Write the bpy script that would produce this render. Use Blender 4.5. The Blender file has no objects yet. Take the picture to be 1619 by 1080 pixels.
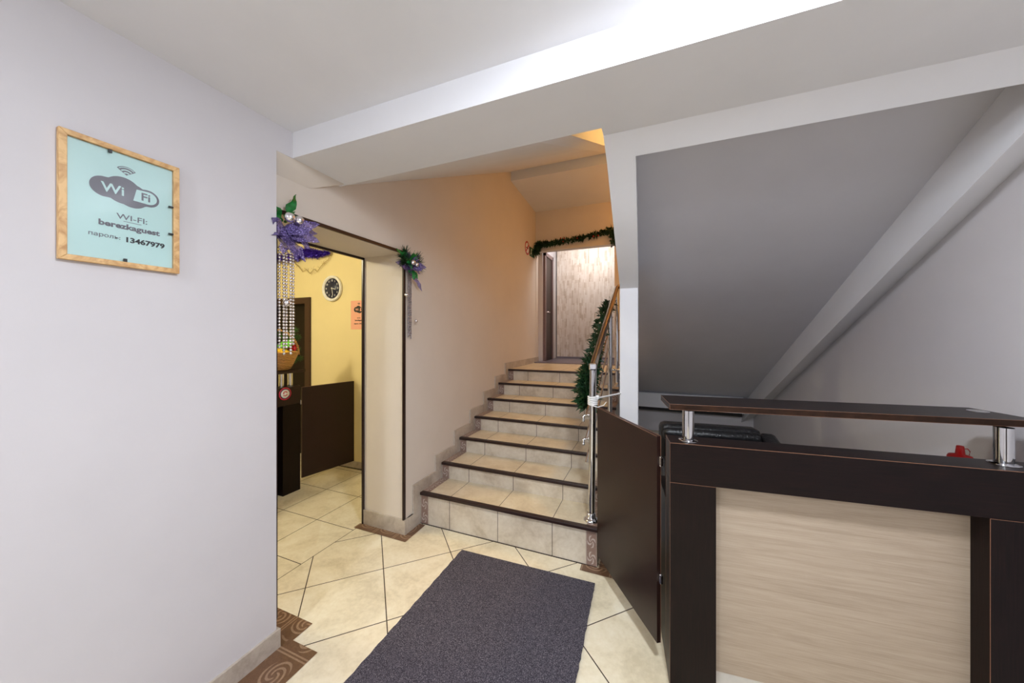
import bpy, bmesh, math, random
from mathutils import Vector, Matrix
PI = math.pi
random.seed(7)
scene = bpy.context.scene
C = scene.collection

# ------------------------------------------------------------------ camera
YAW = math.radians(22.25)
cam_data = bpy.data.cameras.new('camera')
cam = bpy.data.objects.new('camera', cam_data); C.objects.link(cam)
cam.location = (0, 0, 1.5); cam.rotation_euler = (PI/2, 0, YAW)
cam_data.sensor_width = 36; cam_data.lens = 36*540/1619; cam_data.shift_y = -10/1619
cam_data.clip_start = .02; cam_data.clip_end = 60
scene.camera = cam

# ------------------------------------------------------------------ world, exposure
w = bpy.data.worlds.new('world'); scene.world = w; w.use_nodes = True
w.node_tree.nodes['Background'].inputs[0].default_value = (.8, .85, 1, 1)
w.node_tree.nodes['Background'].inputs[1].default_value = .02
scene.view_settings.view_transform = 'Standard'
scene.view_settings.look = 'None'
scene.view_settings.gamma = 1
scene.view_settings.use_curve_mapping = False
scene.view_settings.exposure = 0.42

# ------------------------------------------------------------------ lamps
def point(name, loc, power, col, r=.08):
    l = bpy.data.lights.new(name, 'POINT'); l.energy = power; l.color = col; l.shadow_soft_size = r
    o = bpy.data.objects.new(name, l); o.location = loc; C.objects.link(o); return o
def area(name, loc, power, col, sx, sy, rot=(0, 0, 0)):
    l = bpy.data.lights.new(name, 'AREA'); l.shape = 'RECTANGLE'; l.size = sx; l.size_y = sy
    l.energy = power; l.color = col
    o = bpy.data.objects.new(name, l); o.location = loc; o.rotation_euler = rot; C.objects.link(o); return o
COOL = (.84, .91, 1)
def disc(name, loc, power, col, size):
    o = area(name, loc, power, col, size, size); o.data.shape = 'DISK'; return o
point('lobby_lamp', (.22, .60, 2.45), 17, COOL, .05)
disc('lobby_lamp_diffuser', (.22, .60, 2.50), 28, COOL, .26)
point('lobby_lamp_rear', (-.95, -1.75, 2.43), 20, COOL, .07)
disc('lobby_lamp_rear_diffuser', (-.95, -1.75, 2.50), 38, COOL, .36)
point('upstairs_lamp', (.3, 3.6, 5.0), 110, (1, .60, .18), .12)
point('stairwell_lamp', (.25, 4.5, 3.25), 8, (1, .36, .05), .08)
point('corridor_lamp', (-.9, 5.44, 3.0), 13, (.98, .98, 1), .08)
point('reception_lamp', (-3.5, .9, 2.45), 58, (1, .89, .58), .10)

# ------------------------------------------------------------------ material helpers
def srgb(r, g, b):
    f = lambda c: (c/255/12.92) if c/255 <= .04045 else ((c/255+.055)/1.055)**2.4
    return (f(r), f(g), f(b), 1)
class NT:
    def __init__(s, name):
        s.m = bpy.data.materials.new(name); s.m.use_nodes = True
        s.t = s.m.node_tree; s.b = s.t.nodes['Principled BSDF']
    def n(s, typ, **kw):
        x = s.t.nodes.new(typ)
        for k, v in kw.items(): setattr(x, k, v)
        return x
    def l(s, a, b): s.t.links.new(a, b)
    def setin(s, sock, v):
        if isinstance(v, (int, float)): sock.default_value = v
        elif isinstance(v, (tuple, list)): sock.default_value = v
        else: s.l(v, sock)
    def math(s, op, a, b=0.0, c=None):
        x = s.n('ShaderNodeMath', operation=op); s.setin(x.inputs[0], a); s.setin(x.inputs[1], b)
        if c is not None: s.setin(x.inputs[2], c)
        return x.outputs[0]
    def mix(s, f, a, b):
        x = s.n('ShaderNodeMix', data_type='RGBA'); s.setin(x.inputs[0], f); s.setin(x.inputs[6], a); s.setin(x.inputs[7], b)
        return x.outputs[2]
    def coord(s, which='Object'): return s.n('ShaderNodeTexCoord').outputs[which]
    def sep(s, v):
        x = s.n('ShaderNodeSeparateXYZ'); s.l(v, x.inputs[0]); return x.outputs
    def comb(s, a, b, c=0.0):
        x = s.n('ShaderNodeCombineXYZ'); s.setin(x.inputs[0], a); s.setin(x.inputs[1], b); s.setin(x.inputs[2], c); return x.outputs[0]
    def mapping(s, v, scale=(1, 1, 1), rot=(0, 0, 0), loc=(0, 0, 0)):
        x = s.n('ShaderNodeMapping'); s.l(v, x.inputs[0]); x.inputs['Scale'].default_value = scale
        x.inputs['Rotation'].default_value = rot; x.inputs['Location'].default_value = loc; return x.outputs[0]
    def noise(s, v, scale, detail=4, rough=.5, dist=0):
        x = s.n('ShaderNodeTexNoise'); s.l(v, x.inputs['Vector']); x.inputs['Scale'].default_value = scale
        x.inputs['Detail'].default_value = detail; x.inputs['Roughness'].default_value = rough; x.inputs['Distortion'].default_value = dist
        return x.outputs[0]
    def ramp(s, f, stops):
        x = s.n('ShaderNodeValToRGB'); s.l(f, x.inputs[0]); e = x.color_ramp.elements
        while len(e) < len(stops): e.new(.5)
        for i, (p, c) in enumerate(stops): e[i].position = p; e[i].color = c
        return x.outputs[0]
    def bump(s, h, strength=.2, dist=.002):
        x = s.n('ShaderNodeBump'); s.l(h, x.inputs['Height']); x.inputs['Strength'].default_value = strength
        x.inputs['Distance'].default_value = dist; s.l(x.outputs[0], s.b.inputs['Normal'])
    def out(s, col=None, rough=.5, metal=0, spec=None):
        if col is not None: s.setin(s.b.inputs['Base Color'], col)
        s.setin(s.b.inputs['Roughness'], rough); s.b.inputs['Metallic'].default_value = metal
        if spec is not None: s.b.inputs['Specular IOR Level'].default_value = spec
        return s.m

def plain(name, col, rough=.5, metal=0, var=.06, scale=30, bump=0, spec=None):
    t = NT(name); co = t.coord(); nz = t.noise(co, scale, 3)
    d = tuple(c*(1-var) for c in col[:3])+(1,); u = tuple(min(1, c*(1+var)) for c in col[:3])+(1,)
    c = t.ramp(nz, [(.3, d), (.7, u)])
    if bump: t.bump(nz, bump, .003)
    return t.out(c, rough, metal, spec)
def plaster(name, col, bump=.12):
    t = NT(name); co = t.coord()
    a = t.noise(co, 2.2, 4, .6); b = t.noise(co, 85, 3, .6); c2 = t.noise(co, 9, 4)
    d = tuple(c*.955 for c in col[:3])+(1,)
    c = t.ramp(a, [(.3, d), (.65, col)])
    h = t.math('ADD', t.math('MULTIPLY', b, .35), c2)
    t.bump(h, bump, .004)
    return t.out(c, .62, 0, .35)

M = {}
M['wall'] = plaster('painted_plaster_wall', (.63, .60, .615, 1))
M['wall_stair'] = plaster('cream_plaster', (.71, .635, .56, 1))
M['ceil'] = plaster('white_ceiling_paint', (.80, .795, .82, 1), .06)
M['soffit'] = plaster('greyer_soffit_plaster', (.60, .585, .62, 1), .10)  # one even tone, greyer than the ceiling plaster
M['yellow'] = plaster('yellow_plaster', (.86, .73, .40, 1))
M['chrome'] = plain('chrome', (.66, .66, .68, 1), .07, 1, .02)
M['silver'] = plain('silver_bead', (.86, .84, .88, 1), .16, 1, .02)
M['silver_dim'] = plain('shade_toned_silver_bead', (.36, .34, .39, 1), .25, 1, .02)  # silver darkened in colour, in place of dark reflections and gaps between beads
M['plastic_white'] = plain('white_plastic', (.85, .84, .82, 1), .4)
M['black'] = plain('black_metal', (.012, .011, .012, 1), .4)
M['trim_dark'] = plain('dark_brown_trim', srgb(38, 20, 18), .35)
M['frame_brown'] = plain('brown_frame_wood', srgb(58, 28, 17), .4, 0, .1, 12)
M['shelf_edge'] = plain('brown_edge_laminate', srgb(40, 22, 11), .45, 0, .4, 26, 0, .2)
M['edge'] = plain('edge_banding', srgb(124, 84, 62), .5)
M['grey_floor'] = plain('grey_linoleum', srgb(120, 112, 122), .4)
M['leaf_green'] = plain('garland_green', (.008, .045, .012, 1), .5, 0, .4, 60)
M['holly'] = plain('holly_green', (.01, .16, .03, 1), .3, 0, .4, 60)
M['berry'] = plain('red_berry', (.5, .01, .01, 1), .3)
M['gold'] = plain('gold_wire', (.55, .42, .18, 1), .4, .5)
M['red_plastic'] = plain('red_plastic', srgb(190, 15, 12), .35)
M['white_ink'] = plain('white_print', (.8, .8, .8, 1), .5)
M['grey_ink'] = plain('grey_print', srgb(112, 108, 116), .5)
M['dark_ink'] = plain('dark_print', srgb(30, 34, 38), .5)
M['mint'] = plain('mint_paper', srgb(206, 236, 230), .5, 0, .02, 3)
M['pink'] = plain('pink_paper', srgb(240, 176, 150), .5, 0, .02, 3)
M['blueblack'] = plain('clock_dial', srgb(30, 34, 60), .4)
M['green_sign'] = plain('green_sign', srgb(20, 90, 50), .4)

def wenge(name, axis):
    t = NT(name); co = t.coord()
    sc = [60, 60, 60]; sc[axis] = 2.5
    a = t.noise(t.mapping(co, tuple(sc)), 3, 4, .6)
    c = t.ramp(a, [(.35, srgb(12, 5, 5)), (.6, srgb(22, 10, 9)), (.8, srgb(36, 18, 15))])
    t.bump(a, .15, .001)
    return t.out(c, .36, 0, .2)
M['wenge_x'] = wenge('wenge_laminate_horizontal', 0)
M['wenge_z'] = wenge('wenge_laminate_vertical', 2)
M['wenge_brown'] = plain('brown_laminate', srgb(38, 21, 17), .36, 0, .12, 8, 0, .35)
def oak():
    t = NT('bleached_oak_laminate'); co = t.coord()
    a = t.noise(t.mapping(co, (3, 10, 150)), 2.2, 5, .65, .6)
    b = t.noise(t.mapping(co, (1.0, 5, 14)), 1.6, 4, .5, 1.5)
    f = t.math('ADD', t.math('MULTIPLY', a, .6), t.math('MULTIPLY', b, .4))
    c = t.ramp(f, [(.30, srgb(148, 130, 111)), (.5, srgb(168, 150, 130)), (.72, srgb(182, 165, 145))])
    t.bump(a, .25, .0015)
    return t.out(c, .5)
M['oak'] = oak()
M['plinth'] = plain('pale_grey_plinth', srgb(196, 190, 180), .4)
def pine():
    t = NT('pine_frame_wood'); co = t.coord()
    a = t.noise(t.mapping(co, (30, 6, 6)), 3, 4, .6, 1.5)
    c = t.ramp(a, [(.35, srgb(186, 138, 84)), (.6, srgb(224, 184, 128))])
    return t.out(c, .5)
M['pine'] = pine()
def carpet():
    t = NT('grey_needle_felt'); co = t.coord()
    a = t.noise(co, 260, 3, .75); b = t.noise(co, 5, 3)
    c = t.ramp(a, [(.36, srgb(40, 38, 46)), (.52, srgb(80, 76, 85)), (.68, srgb(146, 140, 146))])
    t.bump(a, .8, .004)
    c2 = t.mix(t.math('MULTIPLY', b, .25), c, srgb(66, 60, 68))
    return t.out(c2, .95, 0, .1)
M['carpet'] = carpet()

def stone(t, co, c0, c1, c2, s=3.5):
    a = t.noise(co, s, 6, .62, .6); b = t.noise(co, 40, 4, .6)
    f = t.math('ADD', t.math('MULTIPLY', a, .75), t.math('MULTIPLY', b, .25))
    return t.ramp(f, [(.36, c0), (.5, c1), (.64, c2)])
def line_mask(t, v, off, sp, wd):
    f = t.math('FRACT', t.math('ADD', t.math('DIVIDE', t.math('SUBTRACT', v, off), sp), .5))
    return t.math('LESS_THAN', t.math('MULTIPLY', t.math('ABSOLUTE', t.math('SUBTRACT', f, .5)), sp), wd)
def floor_mat():
    t = NT('beige_stone_floor_tile'); co = t.coord(); x, y, z = t.sep(co)
    a = t.math('MULTIPLY', t.math('SUBTRACT', y, x), .70711); b = t.math('MULTIPLY', t.math('ADD', y, x), .70711)
    m1 = t.math('MAXIMUM', line_mask(t, a, 2.343, .434, .0028), line_mask(t, b, .087, .434, .0028))
    m2 = t.math('MAXIMUM', line_mask(t, x, -2.52, .408, .0028), line_mask(t, y, 1.547, .423, .0028))
    inr = t.math('LESS_THAN', x, -2.127)
    edge = t.math('LESS_THAN', t.math('ABSOLUTE', t.math('ADD', x, 2.125)), .0025)
    m = t.math('MAXIMUM', t.math('ADD', t.math('MULTIPLY', m2, inr), t.math('MULTIPLY', m1, t.math('SUBTRACT', 1.0, inr))), edge)
    # per tile tint
    ca = t.math('FLOOR', t.math('DIVIDE', t.math('SUBTRACT', a, 2.343), .434)); cb = t.math('FLOOR', t.math('DIVIDE', t.math('SUBTRACT', b, .087), .434))
    wn = t.n('ShaderNodeTexWhiteNoise'); t.l(t.comb(ca, cb), wn.inputs[0])
    base = stone(t, co, srgb(208, 196, 168), srgb(228, 217, 190), srgb(238, 230, 208))
    base = t.mix(t.math('MULTIPLY', wn.outputs[0], .16), base, srgb(205, 180, 140))
    c = t.mix(m, base, srgb(62, 48, 34))
    inv = t.math('SUBTRACT', 1.0, m); t.bump(inv, .5, .002)
    return t.out(c, t.math('ADD', .22, t.math('MULTIPLY', m, .5)), 0, .5)
M['floor'] = floor_mat()
def tread_mat(name, c0, c1, c2, rough):
    t = NT(name); co = t.coord(); x, y, z = t.sep(co)
    m = line_mask(t, x, -1.44, .407, .0022)
    base = stone(t, co, c0, c1, c2, 5)
    c = t.mix(m, base, srgb(66, 52, 42))
    return t.out(c, rough)
M['tread'] = tread_mat('beige_stair_tread_tile', srgb(196, 180, 152), srgb(210, 196, 168), srgb(220, 208, 184), .3)
M['riser'] = tread_mat('pale_stair_riser_tile', srgb(184, 170, 150), srgb(204, 192, 174), srgb(216, 206, 190), .35)
def skirt_mat():
    t = NT('grey_beige_skirting_tile'); co = t.coord()
    return t.out(stone(t, co, srgb(164, 150, 136), srgb(184, 172, 158), srgb(198, 188, 176), 6), .35)
M['skirt'] = skirt_mat()
def ornament(name, cell, dark, light, k=4, cellv=None, turns=19.0, amt=.75):
    cellv = cellv or cell
    t = NT(name); u, v, _ = t.sep(t.coord('UV'))
    fu = t.math('SUBTRACT', t.math('FRACT', t.math('DIVIDE', u, cell)), .5); fv = t.math('SUBTRACT', t.math('FRACT', t.math('DIVIDE', v, cellv)), .5)
    r = t.math('SQRT', t.math('ADD', t.math('MULTIPLY', fu, fu), t.math('MULTIPLY', fv, fv)))
    ang = t.math('ARCTAN2', fv, fu)
    s = t.math('SINE', t.math('ADD', t.math('MULTIPLY', ang, k), t.math('MULTIPLY', r, turns)))
    m = t.math('MULTIPLY', t.math('GREATER_THAN', s, .25), t.math('LESS_THAN', r, .38))
    m = t.math('MULTIPLY', m, t.math('GREATER_THAN', r, .06))
    ring = t.math('LESS_THAN', t.math('ABSOLUTE', t.math('SUBTRACT', t.math('MAXIMUM', t.math('ABSOLUTE', fu), 0.0), .46)), .02)
    nz = t.noise(t.coord(), 140, 4, .7)
    base = t.mix(nz, tuple(c*.55 for c in dark[:3])+(1,), tuple(min(1, c*1.6) for c in dark[:3])+(1,))
    c = t.mix(t.math('MULTIPLY', t.math('MAXIMUM', m, ring), t.math('MULTIPLY', t.math('ADD', nz, .35), amt)), base, light)
    return t.out(c, .3)
M['orn_small'] = ornament('brown_scroll_riser_tile', .07, srgb(134, 110, 98), srgb(204, 192, 182), 4, .105)
M['orn_floor'] = ornament('brown_scroll_floor_tile', .19, srgb(104, 76, 56), srgb(166, 138, 112), 3, .16, 44.0, .7)
def wallpaper():
    t = NT('dashed_beige_wallpaper'); x, y, z = t.sep(t.coord())
    v = t.comb(t.math('MULTIPLY', z, 1.0), t.math('MULTIPLY', x, 1.0))
    def layer(bw, rh, seed):
        b = t.n('ShaderNodeTexBrick'); t.l(t.mapping(v, loc=(seed, seed*.37, 0)), b.inputs['Vector'])
        b.inputs['Scale'].default_value = 1; b.inputs['Brick Width'].default_value = bw; b.inputs['Row Height'].default_value = rh
        b.inputs['Mortar Size'].default_value = .002; b.inputs['Color1'].default_value = (0, 0, 0, 1); b.inputs['Color2'].default_value = (1, 1, 1, 1)
        b.inputs['Mortar'].default_value = (.5, .5, .5, 1); b.offset = .37
        return b.outputs[0]
    f = t.math('ADD', t.math('MULTIPLY', layer(.14, .022, .3), .6), t.math('MULTIPLY', layer(.09, .045, 1.7), .4))
    c = t.ramp(f, [(.1, srgb(190, 170, 150)), (.4, srgb(214, 200, 186)), (.8, srgb(226, 216, 206))])
    return t.out(c, .6)
M['paper'] = wallpaper()
def leather():
    t = NT('black_creased_leather'); co = t.coord()
    a = t.noise(t.mapping(co, (1, 1, .35)), 38, 4, .6, 1.5); t.bump(a, .8, .006)
    return t.out((.006, .006, .007, 1), .28)
M['leather'] = leather()
def organza():
    t = NT('purple_organza_painted_glints'); nz = t.noise(t.coord(), 120, 4, .75)
    c = t.ramp(nz, [(.40, srgb(70, 54, 118)), (.52, srgb(112, 94, 158)), (.62, srgb(170, 156, 205)), (.72, srgb(245, 242, 250))])  # pale end of the ramp paints highlight glints into the purple
    t.b.inputs['Alpha'].default_value = .80; t.bump(nz, .9, .006)
    return t.out(c, .22, .35)
M['organza'] = organza()
def tinsel():
    t = NT('blue_tinsel_foil'); return t.out(srgb(58, 28, 170), .35, .4)
M['tinsel'] = tinsel()
def wicker():
    t = NT('woven_wicker'); co = t.coord()
    wv = t.n('ShaderNodeTexWave'); wv.bands_direction = 'Z'; t.l(co, wv.inputs[0]); wv.inputs['Scale'].default_value = 22; wv.inputs['Distortion'].default_value = 3
    c = t.ramp(wv.outputs[0], [(.2, srgb(120, 70, 24)), (.7, srgb(226, 172, 96))]); t.bump(wv.outputs[0], .7, .006)
    return t.out(c, .5)
M['wicker'] = wicker()
def glass():
    t = NT('clear_picture_glass'); t.b.inputs['Transmission Weight'].default_value = 0
    tr = t.n('ShaderNodeBsdfTransparent'); gl = t.n('ShaderNodeBsdfGlossy'); gl.inputs['Roughness'].default_value = .12
    mx = t.n('ShaderNodeMixShader'); fr = t.n('ShaderNodeFresnel'); fr.inputs[0].default_value = 1.45
    t.l(fr.outputs[0], mx.inputs[0]); t.l(tr.outputs[0], mx.inputs[1]); t.l(gl.outputs[0], mx.inputs[2])
    o = t.t.nodes['Material Output']; t.l(mx.outputs[0], o.inputs[0]); return t.m
M['glass'] = glass()

# ------------------------------------------------------------------ mesh helpers
class MB:
    def __init__(s): s.v = []; s.f = []; s.uv = {}; s.sm = set()
    def add(s, vs, fs, smooth=False):
        k = len(s.v); s.v += [tuple(v) for v in vs]
        for f in fs:
            if smooth: s.sm.add(len(s.f))
            s.f.append(tuple(i+k for i in f))
        return s
    def box(s, x0, x1, y0, y1, z0, z1):
        return s.add([(x, y, z) for z in (z0, z1) for y in (y0, y1) for x in (x0, x1)],
                     [(0, 2, 3, 1), (4, 5, 7, 6), (0, 1, 5, 4), (1, 3, 7, 5), (3, 2, 6, 7), (2, 0, 4, 6)])
    def prism(s, poly, axis, a, b, sa=0, sb=0):
        """poly of (p,q); axis 'x': (p,q)=(y,z); 'y': (x,z); 'z': (x,y)."""
        n = len(poly)
        def P(p, q, t): return {'x': (t, p, q), 'y': (p, t, q), 'z': (p, q, t)}[axis]
        vs = [P(p, q, a) for p, q in poly]+[P(p, q, b) for p, q in poly]
        return s.add(vs, [tuple(range(n)), tuple(range(2*n-1, n-1, -1))]+[(i, (i+1) % n, n+(i+1) % n, n+i) for i in range(n)])
    def uvquad(s, o, du, dv, lu, lv):
        o = Vector(o); du = Vector(du).normalized(); dv = Vector(dv).normalized()
        s.uv[len(s.f)] = [(0, 0), (lu, 0), (lu, lv), (0, lv)]
        return s.add([o, o+du*lu, o+du*lu+dv*lv, o+dv*lv], [(0, 1, 2, 3)])
    def tube(s, pts, r, n=12, cap=True):
        pts = [Vector(p) for p in pts]; rs = r if isinstance(r, (list, tuple)) else [r]*len(pts)
        rings = []; ref = None
        for i, p in enumerate(pts):
            d = (pts[min(i+1, len(pts)-1)]-pts[max(i-1, 0)])
            if d.length < 1e-9: d = Vector((0, 0, 1))
            d.normalize()
            if ref is None: ref = Vector((0, 0, 1)) if abs(d.z) < .9 else Vector((1, 0, 0))
            a = d.cross(ref).normalized(); b = d.cross(a).normalized(); ref = -b if False else ref
            rings.append([p+(a*math.cos(t*2*PI/n)+b*math.sin(t*2*PI/n))*rs[i] for t in range(n)])
        vs = [v for rg in rings for v in rg]; fs = []
        for i in range(len(pts)-1):
            for t in range(n): fs.append((i*n+t, i*n+(t+1) % n, (i+1)*n+(t+1) % n, (i+1)*n+t))
        s.add(vs, fs, True)
        if cap: s.add(rings[0], [tuple(range(n))]); s.add(rings[-1], [tuple(range(n))])
        return s
    def lathe(s, prof, c=(0, 0, 0), n=24, axis='z', smooth=True):
        cx, cy, cz = c; vs = []; fs = []
        for r, h in prof:
            for t in range(n):
                a = t*2*PI/n; p, q = r*math.cos(a), r*math.sin(a)
                vs.append({'z': (cx+p, cy+q, cz+h), 'x': (cx+h, cy+p, cz+q), 'y': (cx+p, cy+h, cz+q)}[axis])
        for i in range(len(prof)-1):
            for t in range(n): fs.append((i*n+t, i*n+(t+1) % n, (i+1)*n+(t+1) % n, (i+1)*n+t))
        return s.add(vs, fs, smooth)
    def ball(s, c, r, n=10, m=6):
        prof = [(max(1e-5, r*math.sin(PI*i/m)), -r*math.cos(PI*i/m)) for i in range(m+1)]
        return s.lathe(prof, c, n)
    def build(s, name, mat, parent=None, bevel=0, kind=None, fix=True):
        me = bpy.data.meshes.new(name); me.from_pydata(s.v, [], s.f); me.update()
        for i in s.sm: me.polygons[i].use_smooth = True
        if s.uv:
            ul = me.uv_layers.new(name='UVMap')
            for fi, uvs in s.uv.items():
                for li, uvc in zip(me.polygons[fi].loop_indices, uvs): ul.data[li].uv = uvc
        me.materials.append(M[mat] if isinstance(mat, str) else mat)
        if fix and not s.uv:
            bm = bmesh.new(); bm.from_mesh(me); bmesh.ops.recalc_face_normals(bm, faces=bm.faces); bm.to_mesh(me); bm.free()
        o = bpy.data.objects.new(name, me); C.objects.link(o)
        if parent: o.parent = parent
        if kind: o['kind'] = kind
        if bevel:
            b = o.modifiers.new('bevel', 'BEVEL'); b.width = bevel; b.segments = 2; b.limit_method = 'ANGLE'
        return o
def struct(name, mb, mat, parent=None, bevel=0):
    return mb.build(name, mat, parent, bevel, None if parent else 'structure')
def thing(name, label, cat, loc=(0, 0, 0), rz=0, group=None):
    o = bpy.data.objects.new(name, None); C.objects.link(o); o.empty_display_size = .1
    o.location = loc; o.rotation_euler = (0, 0, rz); tag(o, label, cat, group); return o
def tag(o, label, cat, group=None):
    o['label'] = label; o['category'] = cat
    if group: o['group'] = group
    return o
def text_mesh(name, body, size, mat, parent, loc, rot, align='CENTER', bold=0.0, sx=1.0, ext=.0006):
    cu = bpy.data.curves.new(name, 'FONT'); cu.body = body; cu.size = size; cu.align_x = align; cu.align_y = 'CENTER'
    cu.offset = bold; cu.extrude = ext; cu.resolution_u = 3
    tmp = bpy.data.objects.new('tmp', cu); C.objects.link(tmp)
    dg = bpy.context.evaluated_depsgraph_get(); me = bpy.data.meshes.new_from_object(tmp.evaluated_get(dg))
    bpy.data.objects.remove(tmp); bpy.data.curves.remove(cu)
    me.transform(Matrix.Diagonal((sx, 1, 1, 1))); me.transform(rot.to_matrix().to_4x4() if hasattr(rot, 'to_matrix') else rot)
    me.transform(Matrix.Translation(loc)); me.materials.clear(); me.materials.append(M[mat])
    o = bpy.data.objects.new(name, me); C.objects.link(o); o.parent = parent; return o
# orientation: text readable on a wall facing +x (seen from +x, text runs towards +y) / facing -y (text runs towards +x)
ROT_PX = Matrix(((0, 0, 1, 0), (1, 0, 0, 0), (0, 1, 0, 0), (0, 0, 0, 1)))
ROT_NY = Matrix(((1, 0, 0, 0), (0, 0, -1, 0), (0, 1, 0, 0), (0, 0, 0, 1)))

# ================================================================== STRUCTURE
XL, XS, XI, XR = -1.664, -1.72, -2.127, 1.35
CZ, BZ = 2.515, 2.387
YB = 5.84
struct('floor', MB().box(-5.3, XR+.1, -3.0, YB+.1, -.12, 0), 'floor')
# left lobby wall with its head piece running on to the beam
struct('wall_left', MB().prism([(-3.0, 0), (1.087, 0), (1.087, 2.385), (1.168, 2.385), (1.168, CZ), (-3.0, CZ)], 'x', XI, XL), 'wall')
struct('ceiling', MB().box(XI, XR+.1, -3.0, 1.168, CZ, CZ+.45), 'ceil')
struct('wall_rear', MB().box(XI, XR+.1, -3.1, -3.0, 0, CZ), 'wall')
struct('wall_right', MB().box(XR, XR+.12, -3.0, YB+.1, 0, 5.7), 'wall')
struct('wall_under_stairs', MB().box(-.327, XR, YB, YB+.1, 0, 1.2), 'wall')
d3 = struct('added_dark_door', MB().box(.05, 1.0, -3.0, -2.96, 0, 2.05), 'wenge_brown')  # unseen door added so the chrome has something dark to reflect
MB().tube([(.15, -2.96, 1.0), (.15, -2.91, 1.0), (.27, -2.91, 1.0)], .01).build('door_handle', 'chrome', d3)
# main cross beam
struct('beam', MB().box(XS-.02, XR, 1.168, 1.50, BZ, 2.965), 'ceil')
hb = MB()
hb.add([(XS, 1.087, 2.295), (XS, 1.303, 2.297), (XS, 1.487, 2.388), (-1.664, 1.087, 2.387), (-1.672, 1.487, 2.388), (XS, 1.087, 2.39)],
       [(0, 3, 4, 2, 1), (0, 5, 3), (5, 2, 4, 3)])
struct('beam_haunch', hb, 'wall_stair')
# second flight, seen from below
def Sz(y): return BZ-.485*(y-1.56)
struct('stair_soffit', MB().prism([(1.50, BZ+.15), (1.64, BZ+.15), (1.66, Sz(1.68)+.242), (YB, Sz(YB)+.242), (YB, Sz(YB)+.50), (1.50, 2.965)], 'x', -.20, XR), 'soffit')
st = MB()
ya, yb_ = 1.56, 2.80
xs = [(-.196, -.066), (-.222, -.093)]
vs = []
for (y, (xa, xb)) in zip((ya, yb_), xs):
    vs += [(xa, y, Sz(y)-.001), (xb, y, Sz(y)-.001), (xb, y, Sz(y)+.26), (xa, y, Sz(y)+.26)]
st.add(vs, [(0, 1, 2, 3), (4, 7, 6, 5), (0, 4, 5, 1), (1, 5, 6, 2), (2, 6, 7, 3), (3, 7, 4, 0)])
struct('stair_stringer', st, 'ceil')
st = MB(); vs = []
for y in (1.60, YB):
    z = Sz(y); vs += [(1.20, y, z-.076), (XR, y, z+.004), (XR, y, z+.30), (1.275, y, z+.30), (1.252, y, z+.242)]
st.add(vs, [(0, 1, 2, 3, 4), (9, 8, 7, 6, 5)]+[(i, (i+1) % 5, 5+(i+1) % 5, 5+i) for i in range(5)])
struct('stair_stringer', st, 'ceil')
struct('stair_band', MB().prism([(1.50, BZ), (1.56, BZ), (1.68, Sz(1.68)), (1.68, Sz(1.68)+.3), (1.50, BZ+.3)], 'x', -.199, XR), 'ceil')
struct('landing_beam', MB().box(-.30, 1.19, 5.62, YB, .405, .62), 'ceil')
struct('shade_gap_strip', MB().box(-.30, 1.19, 5.74, YB, .335, .405), 'black')  # black box stands in for the shaded gap below the landing beam
struct('column', MB().box(-.222, -.093, 2.67, 2.80, 0, 1.98), 'ceil', bevel=.004)

# stair wall with the portal
struct('wall_stair', MB().prism([(1.087, 0), (1.12, 0), (1.12, 2.115), (2.073, 2.115), (2.073, 0), (6.25, 0), (6.25, 5.7), (1.087, 5.7)], 'x', XI, XS), 'wall_stair')
# third flight, rising away overhead
def Tz(y): return 2.388+.474*(y-1.49)
struct('upper_flight_soffit', MB().prism([(1.49, BZ+.001), (4.17, Tz(4.17)), (4.17, Tz(4.17)+.2), (1.49, BZ+.24)], 'x', XS, -.486), 'ceil')
us = MB()
vs = []
for y in (1.502, 4.17):
    vs += [(-.486, y, Tz(y)-.004), (-.386, y, Tz(y)+.022), (-.386, y, Tz(y)+.25), (-.486, y, Tz(y)+.25)]
us.add(vs, [(0, 1, 2, 3), (4, 7, 6, 5), (0, 4, 5, 1), (1, 5, 6, 2), (2, 6, 7, 3), (3, 7, 4, 0)])
struct('upper_flight_edge', us, 'ceil')
struct('upper_landing', MB().prism([(4.17, 3.535), (5.2, 3.465), (5.2, 3.78), (4.17, 3.78)], 'x', XS, XR), 'ceil')
# wall over the landing opening
struct('wall_landing', MB().prism([(XS, 1.075), (-1.712, 1.075), (-1.712, 2.835), (-.505, 2.835), (-.505, 1.0), (XR, 1.0), (XR, 5.7), (XS, 5.7)], 'y', 5.2, 5.32), 'wall_stair')
struct('ceiling_upper', MB().box(XI, XR, 1.3, 6.2, 5.6, 5.75), 'ceil')
struct('wall_upper', MB().box(XS, XR, 1.35, 1.50, 2.965, 5.6), 'wall_stair')
struct('wall_upper_pier', MB().box(-.78, -.3, 4.95, 5.2, 3.78, 5.6), 'wall_stair')
struct('floor_corridor', MB().box(XS, 1.3, 5.10, 6.2, 1.02, 1.079), 'grey_floor')
struct('wall_papered', MB().box(-1.62, 1.3, 6.15, 6.25, 1.0, 3.3), 'paper')
struct('ceiling_corridor', MB().box(XS, 1.3, 5.32, 6.2, 3.15, 3.25), 'ceil')
struct('wall_corridor', MB().box(1.1, 1.2, 5.32, 6.2, 1.0, 3.2), 'wall_stair')
struct('wall_corridor_left', MB().box(XS, -1.64, 5.32, 6.2, 1.0, 3.2), 'wall')
# baseboards
struct('baseboard_left', MB().box(XL, XL+.012, -3.0, 1.087, 0, .09).box(XI, XL+.012, 1.087, 1.099, 0, .09), 'skirt')
struct('baseboard_pier', MB().box(XI-.004, XS+.012, 2.061, 2.073, 0, .115).box(XS, XS+.012, 2.073, 2.159, 0, .115), 'skirt')
struct('baseboard_papered', MB().box(-1.62, 1.1, 6.138, 6.15, 1.079, 1.11), 'grey_floor')
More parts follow.
